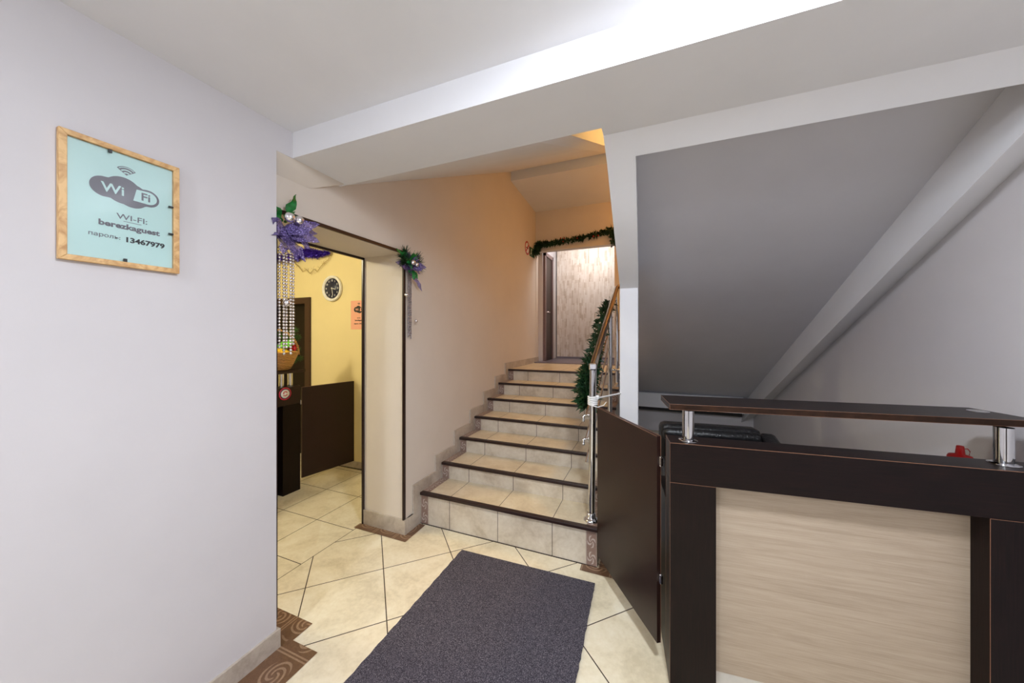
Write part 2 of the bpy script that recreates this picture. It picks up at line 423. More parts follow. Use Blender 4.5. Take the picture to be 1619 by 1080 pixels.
# stepped skirting along the flight
NY = [2.235+.300*i for i in range(7)]
NZ = [.25+.1355*i for i in range(7)]
poly = [(2.15, .115), (2.15, 0)]
up = [(2.16, 0)]
top = []
prevz = .115
for i in range(7):
    yy = NY[i]-.075
    top += [(yy, prevz), (yy, NZ[i]+.085)]; prevz = NZ[i]+.085
top += [(5.32, prevz)]
bot = [(5.32, 0), (2.10, 0), (2.10, .115)]
struct('baseboard_stair', MB().prism(bot[::-1][0:1]+top+bot[:2], 'x', XS-.001, XS+.013), 'skirt')

# portal edge trims
t1 = MB().box(XS-.006, XS+.006, 2.052, 2.076, .115, 2.14).box(XS-.006, XS+.006, 1.10, 2.076, 2.108, 2.128).box(XS-.006, XS+.006, 1.105, 1.125, .1, 2.12)
struct('trim_1', t1, 'trim_dark')
t2 = MB().box(XI-.006, XI+.010, 2.058, 2.080, 0, 2.12).box(XI-.006, XI+.010, 1.10, 2.080, 2.098, 2.116)
struct('trim_2', t2, 'trim_dark')
# scroll border tiles in the floor
def floor_orn(name, quads, mat='orn_floor'):
    m = MB()
    for (x0, x1, y0, y1, vert) in quads:
        if vert: m.uvquad((x1, y0, .0022), (0, 1, 0), (-1, 0, 0), y1-y0, x1-x0)
        else: m.uvquad((x0, y0, .0022), (1, 0, 0), (0, 1, 0), x1-x0, y1-y0)
    return struct(name, m, mat)
floor_orn('floor_border', [(-1.652, -1.46, -2.9, 1.145, True), (XI, -1.630, 1.145, 1.25, False), (XI, -1.652, 1.099, 1.145, False)])
floor_orn('floor_border', [(-2.15, -1.652, 1.995, 2.061, False), (XS+.012, -1.652, 2.061, 2.235, True)])
floor_orn('floor_border', [(-.425, -.205, 2.180, 2.246, False), (-.315, -.205, 2.246, 2.6, True)])

# ---- first flight
stair = bpy.data.objects.new('staircase', None); C.objects.link(stair); stair['kind'] = 'structure'
X0, X1 = XS+.013, -.327
struct('staircase_base', MB().prism([(2.30, 0), (2.30, .1), (4.1, .86), (4.1, 1.0), (5.2, 1.0), (5.2, 0)], 'x', XS+.013, -.335), 'wall')
for i in range(7):
    y0 = NY[i]+.012; z1 = NZ[i]; z0 = NZ[i-1] if i else 0.0
    y1 = NY[i+1]+.03 if i < 6 else 5.11
    s = MB().box(X0, X1, y0+.004, y1, z0-.03 if i else 0, z1-.004)
    so = s.build('step', 'riser', stair)
    MB().box(X0, X1, y0, y1, z1-.004, z1).build('tread', 'tread', so)
    MB().box(X0+.004, X1+.008, y0-.016, y0+.022, z1-.018, z1+.004).build('nosing', 'trim_dark', so, bevel=.003)
    if i == 0: MB().box(X0, X1, y0-.003, y0+.003, 0, .0035).build('grout_line', 'trim_dark', so)
    o = MB(); h = z1-z0-.018
    o.uvquad((X0+.002, y0+.002, z0), (1, 0, 0), (0, 0, 1), .07, h)
    o.uvquad((-.398, y0+.002, z0), (1, 0, 0), (0, 0, 1), .07, h)
    if i < 6:
        o.uvquad((X0+.072, y0+.02, z1+.0012), (0, 1, 0), (-1, 0, 0), NY[i+1]-NY[i]-.005, .07)
        o.uvquad((-.328, y0+.02, z1+.0012), (0, 1, 0), (-1, 0, 0), NY[i+1]-NY[i]-.005, .07)
    o.build('scroll_tile', 'orn_small', so)

# ---- room behind the portal
YY = 2.90
dxa, dxb, dz1, dz2 = -4.75, -3.807, 1.958, 1.885
struct('wall_yellow', MB().prism([(-5.3, 0), (dxa, 0), (dxa, dz1), (dxb, dz1), (dxb, 0), (XI, 0), (XI, 2.62), (-5.3, 2.62)], 'y', YY, YY+.15), 'yellow')
struct('wall_reception_far', MB().box(-5.4, -5.3, -3.0, YY+.15, 0, 2.62), 'yellow')
struct('wall_reception_rear', MB().box(-5.3, XI, -3.1, -3.0, 0, 2.62), 'yellow')
struct('ceiling_reception', MB().box(-5.4, XI, -3.1, YY+.15, 2.62, 2.75), 'ceil')
struct('baseboard_yellow', MB().box(-3.8, XI, YY-.012, YY, 0, .075), 'skirt')
struct('trim_3', MB().box(-3.5, -2.15, 2.872, 2.886, 0, .005), 'trim_dark')
d2 = struct('door_2', MB().box(dxa+.08, dxb-.085, YY+.10, YY+.14, 0, dz2), 'wenge_z')
MB().box(dxb-.088, dxb, YY-.02, YY+.14, 0, dz1).box(dxa, dxa+.088, YY-.02, YY+.14, 0, dz1).box(dxa+.088, dxb-.088, YY-.02, YY+.14, dz2, dz1).build('door_frame', 'frame_brown', d2)
MB().box(dxa+.2, dxb-.2, YY+.09, YY+.101, 1.0, 1.75).build('door_panel', 'wenge_x', d2)
# landing door
d1 = struct('door_1', MB().box(-1.64, -1.615, 5.40, 5.79, 1.079, 2.80), 'wenge_brown')
M['door_frame'] = plain('taupe_door_frame', srgb(118, 96, 96), .4)
MB().box(-1.64, -1.60, 5.34, 5.40, 1.079, 2.86).box(-1.64, -1.60, 5.78, 5.84, 1.079, 2.86).box(-1.64, -1.60, 5.34, 5.84, 2.80, 2.86).build('door_frame', 'door_frame', d1)
MB().tube([(-1.615, 5.43, 1.88), (-1.575, 5.43, 1.88), (-1.575, 5.52, 1.88)], .009).build('door_handle', 'chrome', d1)
MB().lathe([(.001, 0), (.025, 0), (.025, .006), (.001, .006)], (-1.615, 5.43, 1.88), 16, 'x').build('handle_plate', 'chrome', d1)

# ================================================================== THINGS
# ---- framed notice
T = thing('framed_notice', 'mint green wireless notice in a pine frame on the lobby wall', 'picture', (XL, .575, 1.93))
W, H = .142, .199; fw = .017
for sgn in (-1, 1):
    MB().prism([(sgn*W, -H), (sgn*W, H), (sgn*(W-fw), H-fw), (sgn*(W-fw), -H+fw)], 'x', .001, .018).build('frame_side', 'pine', T, bevel=.0015)
    MB().prism([(-W, sgn*H), (W, sgn*H), (W-fw, sgn*(H-fw)), (-W+fw, sgn*(H-fw))], 'x', .001, .018).build('frame_side', 'pine', T, bevel=.0015)
MB().box(.001, .006, -W+fw, W-fw, -H+fw, H-fw).build('paper', 'mint', T)
g = MB().box(.0105, .0115, -W+fw, W-fw, -H+fw, H-fw).build('glass', 'glass', T)
for (y, z, a, b) in ((-.035, H-fw-.005, .004, .006), (.0, -H+fw+.005, .004, .006), (W-fw-.006, .045, .007, .0025), (W-fw-.006, -.055, .007, .0025)):
    MB().box(.011, .016, y-a, y+a, z-b, z+b).build('clip', 'black', T)
def wifi_logo(T, rot, depth, cy, cz, s, ink, face, arcs=True):
    """cloud badge with Wi Fi lettering; built in the local plane (p along the text, q up)."""
    def put(poly, name, mat, d):
        m = MB(); n = len(poly)
        vs = [rot @ Vector((p*s+0, q*s, d)) + Vector((0, 0, 0)) for p, q in poly]
        m.add(vs, [tuple(range(n))]); o = m.build(name, mat, T, fix=False)
        o.data.transform(Matrix.Translation(off)); return o
    off = Vector((0, cy, cz)) if rot is ROT_PX else Vector((cy, 0, cz))
    def blob(a):
        pts = []
        for k in range(72):
            t = k*2*PI/72; best = 0
            for (bx, by, br) in ((-.62, .02, .40), (-.1, .06, .55), (.18, -.06, .50), (.66, .0, .36)):
                dx, dy = math.cos(t), math.sin(t); B = dx*bx+dy*by; D = B*B-(bx*bx+by*by-(br+a)**2)
                if D > 0: best = max(best, B+math.sqrt(D))
            pts.append((best*math.cos(t), best*math.sin(t)))
        return pts
    put(blob(0), 'badge', ink, depth)
    cap = [(.20, -.24), (.30, .26)]+[(.66+.28*math.cos(a), .01+.27*math.sin(a)) for a in [PI/2-PI*k/16 for k in range(17)]]
    put(cap, 'badge_plate', face, depth+.0006)
    text_mesh('lettering', 'Wi', .52*s, face, T, rot @ Vector((-.38*s, .0, depth+.0008))+off, rot, bold=.008*s)
    text_mesh('lettering', 'Fi', .46*s, ink, T, rot @ Vector((.58*s, .0, depth+.0012))+off, rot, bold=.007*s)
    if arcs:
        fan = [(0, 0)]+[(.36*math.cos(a), .36*math.sin(a)) for a in [PI*.22+PI*.56*k/10 for k in range(11)]]
        put([(p, q+.72) for p, q in fan], 'signal_mark', ink, depth)
        for k, (r0, r1) in enumerate(((.08, .13), (.19, .24), (.30, .33))):
            ang = [PI*.25+PI*.5*j/10 for j in range(11)]
            ring = [(r1*math.cos(a), r1*math.sin(a)+.72) for a in ang]+[(r0*math.cos(a), r0*math.sin(a)+.72) for a in ang[::-1]]
            put(ring, 'signal_gap', face, depth+.0006)
wifi_logo(T, ROT_PX, .0066, .005, .055, .082, 'grey_ink', 'mint')
text_mesh('lettering', 'WI-FI:', .026, 'grey_ink', T, (.0066, .02, -.030), ROT_PX, sx=1.15)
MB().box(.0062, .0068, -.002, .042, -.0445, -.043).build('underline', 'grey_ink', T)
text_mesh('lettering', 'berezkaguest', .025, 'grey_ink', T, (.0066, .015, -.062), ROT_PX, bold=.0008, sx=1.12)
text_mesh('lettering', 'пароль:', .018, 'grey_ink', T, (.0066, -.045, -.103), ROT_PX, sx=1.1)
text_mesh('lettering', '13467979', .023, 'dark_ink', T, (.0066, .052, -.105), ROT_PX, bold=.0008, sx=1.12)

# ---- doormat
m = MB(); n = 60
L = [(-1.222+.002*math.sin(k*1.7), .55+(2.066-.55)*k/n) for k in range(n+1)]
R = [(-.285-.03*(k/n)+random.uniform(-.0022, .0022), .57+(2.09-.57)*k/n) for k in range(n, -1, -1)]
m.prism(L+R, 'z', .001, .009)
mat = m.build('doormat', 'carpet'); tag(mat, 'dark grey felt runner mat lying on the lobby tiles', 'mat')

# ---- reception counter
CA = math.radians(5.45); CP = (.0722, 1.595, 0); KC = .95
Ln = 1.225
T = thing('reception_counter', 'dark wood reception counter with pale oak front panel and raised shelf', 'counter', CP, CA)
MB().box(0, Ln, 0, .124, .877, 1.044).build('front_rail', 'wenge_x', T, bevel=.0012)
MB().box(0, .173, 0, .124, 0, .8755).build('leg', 'wenge_z', T, bevel=.0012)
MB().box(.997, Ln, 0, .124, 0, .8755).build('leg', 'wenge_z', T, bevel=.0012)
MB().box(.15, 1.05, .068, .086, .066, .89).build('front_panel', 'oak', T)
MB().box(.15, 1.05, .070, .084, 0, .0655).build('plinth', 'plinth', T)
MB().box(0, Ln-.03, .125, .40, .725, .75).build('worktop', 'wenge_x', T)
MB().box(0, .018, .125, .40, 0, .725).build('side_panel', 'wenge_z', T)
e = MB(); q = .0016
q = .0008
e.box(0, Ln, -q, 0, 1.0425, 1.0445).box(-q, 0, -q, .001, 0, 1.044).box(-q, 0, -.0005, .124, 1.0425, 1.0445).box(-q, 0, .1232, .1245, .0, 1.044)
e.box(0, .173, -q, 0, .8752, .8766).box(.997, Ln, -q, 0, .8752, .8766).box(.9962, .9976, -q, 0, 0, .876)
e.build('edge_banding', 'edge', T)
# shelf in counter coordinates
def loc(px, py):
    dx, dy = px-CP[0], py-CP[1]; return (dx*math.cos(CA)+dy*math.sin(CA), -dx*math.sin(CA)+dy*math.cos(CA))
def lat_d(lat, d): return (.92554*lat-.37865*d, .92554*d+.37865*lat)
a = loc(*lat_d(.7306*KC, 1.581*KC)); b = loc(*lat_d(1.910*KC, 1.2743*KC)); c = loc(*lat_d(.807*KC, 1.815*KC))
dirx = Vector((b[0]-a[0], b[1]-a[1])).normalized(); nrm = Vector((-dirx.y, dirx.x))
A = Vector(a); Ccorner = A+nrm*.234
Bx = A+dirx*1.225; Dx = A+nrm*.234+dirx*1.195
sh = [(A.x, A.y), (Bx.x, Bx.y), (Dx.x, Dx.y), (Ccorner.x, Ccorner.y)]
M['shelf_wood'] = wenge('wenge_shelf_brown', 0)
MB().prism(sh, 'z', 1.174, 1.1975).build('shelf', 'shelf_wood', T, bevel=.001)
MB().prism([(A.x+.001, A.y-.0008), (Bx.x, Bx.y-.0008), (Bx.x, Bx.y+.0004), (A.x+.001, A.y+.0004)], 'z', 1.1748, 1.1966).build('front_edge', 'shelf_edge', T)
e = MB()
for zz in (1.1738, 1.1970):
    e.tube([(A.x, A.y, zz), (Bx.x, Bx.y, zz)], .0008, 6).tube([(A.x, A.y, zz), (Ccorner.x, Ccorner.y, zz)], .0008, 6)
e.tube([(A.x, A.y, 1.174), (A.x, A.y, 1.197)], .0008, 6)
e.build('edge_banding', 'edge', T)
for (lt, dd) in ((.805, 1.561), (1.834, 1.277)):
    x, y = loc(*lat_d(lt*KC, dd*KC)); y = min(max(y, .045), .08)
    p = MB().lathe([(.0233, 1.045), (.0233, 1.174)], (x, y, 0), 28).build('shelf_post', 'chrome', T)
    MB().lathe([(.001, 1.0502), (.024, 1.0502), (.030, 1.048), (.038, 1.0465), (.038, 1.0442), (.001, 1.0442)], (x, y, 0), 28).build('flange', 'chrome', p)
x, y = loc(*lat_d(1.948*KC, 1.428*KC))
MB().lathe([(.001, 1.2010), (.020, 1.2010), (.028, 1.1995), (.030, 1.1977), (.001, 1.1977)], (x, y, 0), 24).build('screw_cover', 'chrome', T)

# ---- gate beside the counter
def gate(name, label, p0, p1, z0, z1, hing, mat):
    d = Vector((p1[0]-p0[0], p1[1]-p0[1])); Lg = d.length; ang = math.atan2(d.y, d.x)
    T = thing(name, label, 'gate', (p0[0], p0[1], z0), ang)
    MB().box(0, Lg, 0, .018, 0, z1-z0).build('panel', mat, T, bevel=.0008)
    e = MB(); q = .0014
    e.box(0, Lg, -q, 0, z1-z0-.001, z1-z0+q).box(-q, 0, -q, 0, 0, z1-z0).box(0, Lg, .018, .018+q, z1-z0-.001, z1-z0+q)
    e.build('edge_banding', 'edge', T)
    for hz in hing:
        MB().box(-.022, .0, .002, .012, hz-.018, hz+.018).tube([(-.010, .006, hz-.022), (-.010, .006, hz+.022)], .006, 8).build('hinge', 'chrome', T)
    return T
g0 = lat_d(.676, 1.555); g1 = lat_d(.560, 2.175)
gate('counter_gate', 'plain dark brown swing gate hinged to the lobby reception counter', g0, g1, .100, 1.040, (.83, .30), 'wenge_brown')

# ---- bottle of glue behind the counter
bx, by = lat_d(1.955*.965, 1.49*.965)
T = thing('glue_bottle', 'white plastic bottle with red cap standing behind the counter', 'bottle', (bx, by, .752))
MB().lathe([(.001, 0), (.032, 0), (.034, .01), (.034, .19), (.031, .212), (.001, .214)], (0, 0, 0), 24).build('body', 'plastic_white', T)
cp = MB().lathe([(.036, .196), (.036, .235), (.032, .243), (.014, .248), (.011, .280), (.009, .283), (.001, .283)], (0, 0, 0), 24).build('cap', 'red_plastic', T)
MB().tube([(.012, 0, .270), (.022, 0, .272), (.029, 0, .262), (.027, 0, .246)], .0018, 8).build('cap_loop', 'red_plastic', cp)

# ---- armchair
T = thing('armchair', 'black leather armchair with creased backrest behind the counter', 'armchair', (.40, 2.50, 0), math.radians(5))
m = MB(); n = 14
def pad(m, x0, x1, y0, y1, z0, z1, r=.03):
    prof = [(y0+r, z0), (y1-r, z0), (y1, z0+r), (y1, z1-r), (y1-r, z1), (y0+r, z1), (y0, z1-r), (y0, z0+r)]
    return m.prism(prof, 'x', x0, x1)
def leather_part(name, m, T, bev=.014):
    o = m.build(name, 'leather', T, bevel=bev)
    for p in o.data.polygons: p.use_smooth = True
    return o
leather_part('backrest', MB().box(-.345, .245, .03, .16, .38, .905), T, .035)
leather_part('headrest_roll', MB().box(-.33, .235, .0, .10, .80, .885), T, .03)
leather_part('seat', MB().box(-.26, .22, -.20, .05, .34, .46), T, .03)
leather_part('armrest', MB().prism([(.10, .0), (.10, .885), (-.17, .80), (-.20, .74), (-.20, .0)], 'x', .235, .33), T, .025)
leather_part('armrest', MB().prism([(.10, .0), (.10, .70), (-.17, .66), (-.20, .60), (-.20, .0)], 'x', -.34, -.25), T, .025)
for x in (-.3, .28):
    for y in (-.15, .10):
        pass
MB().box(-.26, .24, -.18, .12, .0, .345).build('base', 'leather', T)

# ---- railing
T = thing('stair_railing', 'chrome stair railing with handrail coloured as brown reflection on the open side of the flight', 'railing', (-.378, 2.34, .252))
SL = .452
nt = MB().tube([(0, 0, .0), (.012, .0, 1.02)], .023, 20)
nw = nt.build('newel_post', 'chrome', T)
MB().lathe([(.001, 0), (.052, 0), (.052, .006), (.040, .016), (.030, .022), (.028, .05), (.023, .052)], (0, 0, 0), 28).build('base_flange', 'chrome', nw)
MB().box(-.014, .038, -.03, .03, 1.012, 1.060).build('end_cap', 'chrome', nw, bevel=.01)
# handrail: rises with the flight
hr = [(.012, .0, 1.035), (.012, 1.62, 1.035+1.62*SL), (.03, 1.68, 1.06+1.62*SL), (.19, 1.70, 1.06+1.62*SL)]
m = MB().tube(hr, .026, 18)
m.build('handrail', plain('chrome_brown_reflection', (.20, .155, .12, 1), .18, .9), T)  # chrome tube with its brown reflection put into the base colour
def zt(y, off): return off+y*SL
posts = [(.02, .93, NZ[3]), (.02, 1.62, NZ[5])]
for (px, py, pz) in posts:
    m = MB().tube([(px, py, pz-.252), (px, py, zt(py, 1.02))], .021, 18)
    p = m.build('post', 'chrome', T)
    MB().lathe([(.001, 0), (.048, 0), (.048, .006), (.03, .02), (.028, .045), (.021, .047)], (px, py, pz-.252), 24).build('base_flange', 'chrome', p)
for off in (.70, .54, .38):
    xo = -.035
    MB().tube([(xo, .0, off), (xo, 1.66, zt(1.66, off))], .008, 10).build('rail', plain('bronze_toned_rod', (.40, .29, .22, 1), .25, .9) if off == .70 else 'chrome', T)
for off in (.70, .54):
    MB().tube([(-.0, 0, off+.005), (-.035, 0, off+.005), (-.05, -.006, off-.0), (-.052, -.008, off-.03)], .009, 10).ball((-.052, -.008, off-.03), .012).ball((-.02, 0, off+.006), .013).build('rail_bracket', 'chrome', T)
# cross pieces towards the column
MB().tube([(.02, .93, .93), (.15, .93, .925)], .012, 12).build('rail_bracket', 'chrome', T)
MB().tube([(.02, 1.62, 1.30), (.19, 1.64, 1.30)], .007, 10).build('rail_bracket', 'gold', T)

# ---- cable tie
T2 = thing('cable_tie', 'white cable tie strap binding the newel post to the column', 'cable tie', (-.370, 2.34, 1.035))
m = MB()
for k in range(5):
    pts = [(.029*math.cos(t*PI/10), .029*math.sin(t*PI/10), .012*k-.002*math.sin(t)) for t in range(21)]
    m.tube(pts, .0052, 8)
m.build('wrap', 'plastic_white', T2)
MB().tube([(.028, .01, .04), (.08, .14, .036), (.155, .335, .03)], .006, 8).ball((.03, .012, .045), .016).build('strap', 'plastic_white', T2)
MB().tube([(.0, -.03, -.005), (.04, -.032, -.012), (.075, -.02, .0), (.09, .0, .02)], .0028, 8).build('loose_end', 'plastic_white', T2)

# ---- garlands
def leafy(m, path, r, n, size, up=.3):
    pts = [Vector(p) for p in path]
    for k in range(n):
        f = random.random()*(len(pts)-1); i = min(int(f), len(pts)-2); p = pts[i].lerp(pts[i+1], f-i)
        d = Vector((random.gauss(0, 1), random.gauss(0, 1), random.gauss(0, 1))).normalized()
        q = p+d*r*random.uniform(.1, 1); t = d.cross(Vector((random.random(), random.random(), random.random()))).normalized()
        a = size*random.uniform(.6, 1.3); nn = d.cross(t).normalized()
        v = [q, q+d*a*.35+t*a*.30, q+d*a*.55+t*a*.12, q+d*a+nn*a*.15, q+d*a*.55-t*a*.12, q+d*a*.35-t*a*.30]
        m.add(v, [(0, 1, 2, 3), (0, 3, 4, 5)])
    return m
g1m = leafy(MB(), [(-.46, 2.62, .98), (-.46, 2.72, 1.16), (-.44, 2.85, 1.30), (-.44, 3.1, 1.50), (-.44, 3.5, 1.72), (-.42, 3.85, 1.86)], .045, 900, .055)
g1m.tube([(-.46, 2.62, .98), (-.44, 2.85, 1.30), (-.44, 3.1, 1.50), (-.42, 3.85, 1.86)], .012, 6)
leafy(g1m, [(-.46, 2.60, .98), (-.47, 2.70, 1.12), (-.45, 2.85, 1.28)], .075, 520, .06)
GT = thing('ivy_garland', 'dark green leafy garland draped along the stair railing', 'garland', (0, 0, 0))
g1m.build('foliage', 'leaf_green', GT, fix=False)
gm = leafy(MB(), [(-1.66, 5.17, 2.935), (-1.45, 5.16, 2.93), (-1.1, 5.16, 2.955), (-.8, 5.16, 2.985), (-.52, 5.16, 3.04)], .03, 800, .05)
leafy(gm, [(-1.66, 5.16, 2.94), (-1.67, 5.12, 2.84), (-1.68, 5.05, 2.76)], .04, 330, .05)
leafy(gm, [(-.52, 5.16, 3.03), (-.51, 5.14, 2.8)], .03, 160, .05)
gm.tube([(-1.67, 5.12, 2.84), (-1.66, 5.17, 2.935), (-1.1, 5.17, 2.955), (-.52, 5.17, 3.04)], .01, 6)
GT = thing('pine_garland', 'dark green garland with red berries strung over the landing opening', 'garland', (0, 0, 0))
gm.build('foliage', 'leaf_green', GT, fix=False)
bm_ = MB()
for k in range(6): bm_.ball((random.uniform(-1.6, -.55), 5.125, random.uniform(2.92, 2.99)), .011, 8, 5)
bm_.build('berries', 'berry', GT, kind='stuff')

# ---- signs by the landing
T = thing('no_smoking_sign', 'small round red and white no smoking sign on stair wall', 'sign', (XS, 4.80, 2.80))
MB().lathe([(.001, .003), (.10, .003), (.10, 0), (.001, 0)], (0, 0, 0), 28, 'x').build('disc', 'white_ink', T)
MB().lathe([(.078, .0045), (.102, .0045), (.102, .003), (.078, .003)], (0, 0, 0), 28, 'x').build('red_ring', 'red_plastic', T)
MB().prism([(-.065, -.05), (-.05, -.065), (.065, .05), (.05, .065)], 'x', .003, .0048).build('red_bar', 'red_plastic', T)
MB().box(.003, .0042, -.05, .04, -.008, .008).build('cigarette', 'dark_ink', T)
T = thing('exit_sign', 'small green emergency exit sign beside the garland on stair wall', 'sign', (XS, 5.02, 2.78))
MB().box(0, .004, -.11, .12, -.07, .07).build('plate', 'green_sign', T)
MB().ball((.0045, -.04, .035), .012, 8, 4).tube([(.0045, -.04, .035), (.0045, -.05, -.01), (.0045, -.08, -.045)], .006, 6).tube([(.0045, -.05, -.01), (.0045, -.02, -.03), (.0045, -.03, -.055)], .006, 6).build('running_figure', 'white_ink', T)
MB().box(.004, .0055, .04, .09, -.05, .05).build('doorway_mark', 'white_ink', T)

# ---- floral ornaments with bead strands
def petal(m, o, d, ln, wd, curl, nrm):
    o = Vector(o); d = Vector(d).normalized(); nrm = Vector(nrm).normalized(); t = d.cross(nrm).normalized(); n = 8
    vs = []; fs = []
    for i in range(n+1):
        f = i/n; wv = wd*math.sin(PI*min(1, f*.9+.08))*(1+.25*math.sin(f*17+ln*90)); c = o+d*ln*f+nrm*(curl*f*f+.006*math.sin(f*12))
        vs += [c-t*wv*.5+nrm*.007*math.sin(9*f+1), c, c+t*wv*.5+nrm*.007*math.sin(9*f+2.4)]
    for i in range(n):
        fs += [(3*i, 3*i+1, 3*i+4, 3*i+3), (3*i+1, 3*i+2, 3*i+5, 3*i+4)]
    m.add(vs, fs, True)
def strand(T, y, x, z0, z1, dz=.0128, r=.0056, mt='silver'):
    m = MB(); z = z0; k = 0
    while z > z1: m.ball((x+.0008*math.sin(k), y, z), r, 8, 5); z -= dz; k += 1
    return m.build('bead_strand', mt, T)
def petal_part(name, mat, T, specs, base, nrm=(1, 0, 0)):
    m = MB()
    for (dx, dy, dz, ln, wd, cu) in specs:
        nn = Vector((1, random.uniform(-.5, .5), random.uniform(-.5, .5)))
        petal(m, (base[0]+random.uniform(-.01, .012), base[1], base[2]), (dx, dy, dz), ln, wd, cu, nn)
    return m.build(name, mat, T, fix=False)
# right-hand ornament
T = thing('floral_ornament', 'purple ribbon and pine ornament with thin bead strands on right portal corner', 'ornament', (XS, 2.085, 2.035), 0)
petal_part('ribbon', 'organza', T, [(.1, -1, -.05, .17, .045, .02), (.15, -.8, -.35, .13, .07, .03), (.1, .75, -1, .22, .035, .02), (.3, .6, .8, .11, .04, .02), (.4, .9, .0, .12, .06, .03), (.2, -.5, .9, .12, .05, .02), (.3, .5, -.6, .09, .05, .03), (.2, -.2, 1, .10, .04, .01), (.3, -.4, -.8, .10, .05, .03)], (.03, 0, -.01))
petal_part('holly_leaf', 'holly', T, [(.1, -1, .45, .19, .04, .01), (.1, -.7, .8, .13, .04, .02), (.3, .1, 1, .10, .045, .02), (.2, .5, .8, .11, .035, .02), (.3, .0, -1, .13, .045, .03), (.2, .45, -.9, .12, .035, .02)], (.03, 0, 0))
m = MB()
for (cy, cz) in ((.6, .55), (-.6, .75), (1, .25), (-.9, .3), (-.8, -.05), (.9, -.1)):
    for k in range(130):
        b = random.random()*.10; u = Vector((.25, cy, cz)).normalized(); p = Vector((.02, 0, 0))+u*b
        d = (u*1.1+Vector((random.gauss(0, .5), random.gauss(0, .5), random.gauss(0, .5)))).normalized()
        m.tube([p, p+d*.06], [.0018, .0007], 3, False)
m.build('pine_needles', 'leaf_green', T, fix=False)
for (y, z, r) in ((-.005, .008, .021), (.038, .0, .018)): MB().ball((.07, y, z), r, 16, 10).build('bauble', 'silver', T)
for k, (y, ln) in enumerate(((-.002, .50), (.013, .49), (.028, .515))): strand(T, y+.012, .016, -.05, -.05-ln, .0118, .0056, 'silver_dim')
MB().ball((.03, -.030, -.235), .015, 14, 8).build('bauble', 'silver', T)
MB().ball((.03, .085, -.425), .014, 14, 8).build('bauble', 'silver', T)
# left-hand ornament
T = thing('floral_ornament', 'large purple ribbon ornament with dense silver bead strands on left portal corner', 'ornament', (XS, 1.14, 2.03), 0)
petal_part('ribbon', 'organza', T, [(.2, 1, .05, .155, .06, .02), (.5, .9, .35, .13, .06, .04), (.1, 1, .5, .12, .035, .0), (.4, 1, -.3, .13, .06, .05), (.1, .8, -.6, .14, .05, .02), (.6, .6, -.7, .10, .06, .03), (.2, .25, -1, .17, .055, .02), (.5, -.1, -1, .14, .06, .04), (.2, -.7, -.6, .10, .06, .02), (.3, -.9, .3, .09, .05, .02), (.2, .55, -.95, .18, .04, .01), (.7, .3, -.2, .08, .05, .04), (.7, .5, .3, .08, .05, -.03), (.3, -.2, -.9, .15, .05, .0)], (.035, 0, .0))
m = MB(); petal(m, (.03, .015, .05), (.1, .22, 1), .135, .038, .02, (1, 0, 0)); petal(m, (.03, .0, .03), (.1, .55, .75), .085, .035, .01, (1, 0, 0)); petal(m, (.03, -.01, .03), (.1, -.5, 1), .08, .03, .01, (1, 0, 0))
m.build('holly_leaf', 'holly', T, fix=False)
for (y, z, r) in ((-.008, .045, .024), (.040, .045, .023)): MB().ball((.085, y, z), r, 16, 10).build('bauble', 'silver', T)
for k in range(5): strand(T, -.022+.0175*k, .03+.006*(k % 2), -.10, (-.60, -.63, -.60, -.63, -.575)[k], .0158, .0070)
MB().ball((.05, .0, -.37), .017, 14, 8).build('bauble', 'silver', T)

# ---- clock
T = thing('wall_clock', 'round wall clock with cream rim and dark blue dial on yellow wall', 'clock', (-3.44, YY, 2.043))
MB().lathe([(.001, -.015), (.118, -.015), (.118, -.02), (.135, -.034), (.148, -.03), (.150, -.01), (.146, 0), (.001, 0)], (0, 0, 0), 40, 'y').build('rim', 'plastic_white', T)
dial = MB().lathe([(.001, -.0175), (.119, -.0175), (.119, -.0155)], (0, 0, 0), 40, 'y').build('dial', 'blueblack', T)
for h in range(1, 13):
    a = h*PI/6
    text_mesh('numeral', str(h), .030, 'white_ink', dial, (.093*math.sin(a), -.0185, .093*math.cos(a)), ROT_NY, bold=.0006)
for (a, ln, wd) in ((2.95, .085, .006), (1.75, .055, .007)):
    MB().tube([(-.012*math.sin(a), -.021, -.012*math.cos(a)), (ln*math.sin(a), -.021, ln*math.cos(a))], wd*.55, 6).build('hand', 'white_ink', T)

# ---- pink notice
T = thing('notice_sheet', 'pink paper wireless notice taped to the yellow wall beside clock', 'notice', (-3.043, YY, 1.727))
MB().box(-.12, .12, -.002, 0, -.162, .162).build('paper', 'pink', T)
wifi_logo(T, ROT_NY, .0025, .0, .06, .072, 'dark_ink', 'pink')
text_mesh('lettering', 'WI-FI:', .020, 'dark_ink', T, (0, -.0025, -.035), ROT_NY)
text_mesh('lettering', 'berezkaguest', .022, 'dark_ink', T, (0, -.0025, -.06), ROT_NY, bold=.0006)
text_mesh('lettering', 'пароль: 13467979', .018, 'dark_ink', T, (0, -.0025, -.098), ROT_NY, bold=.0003)

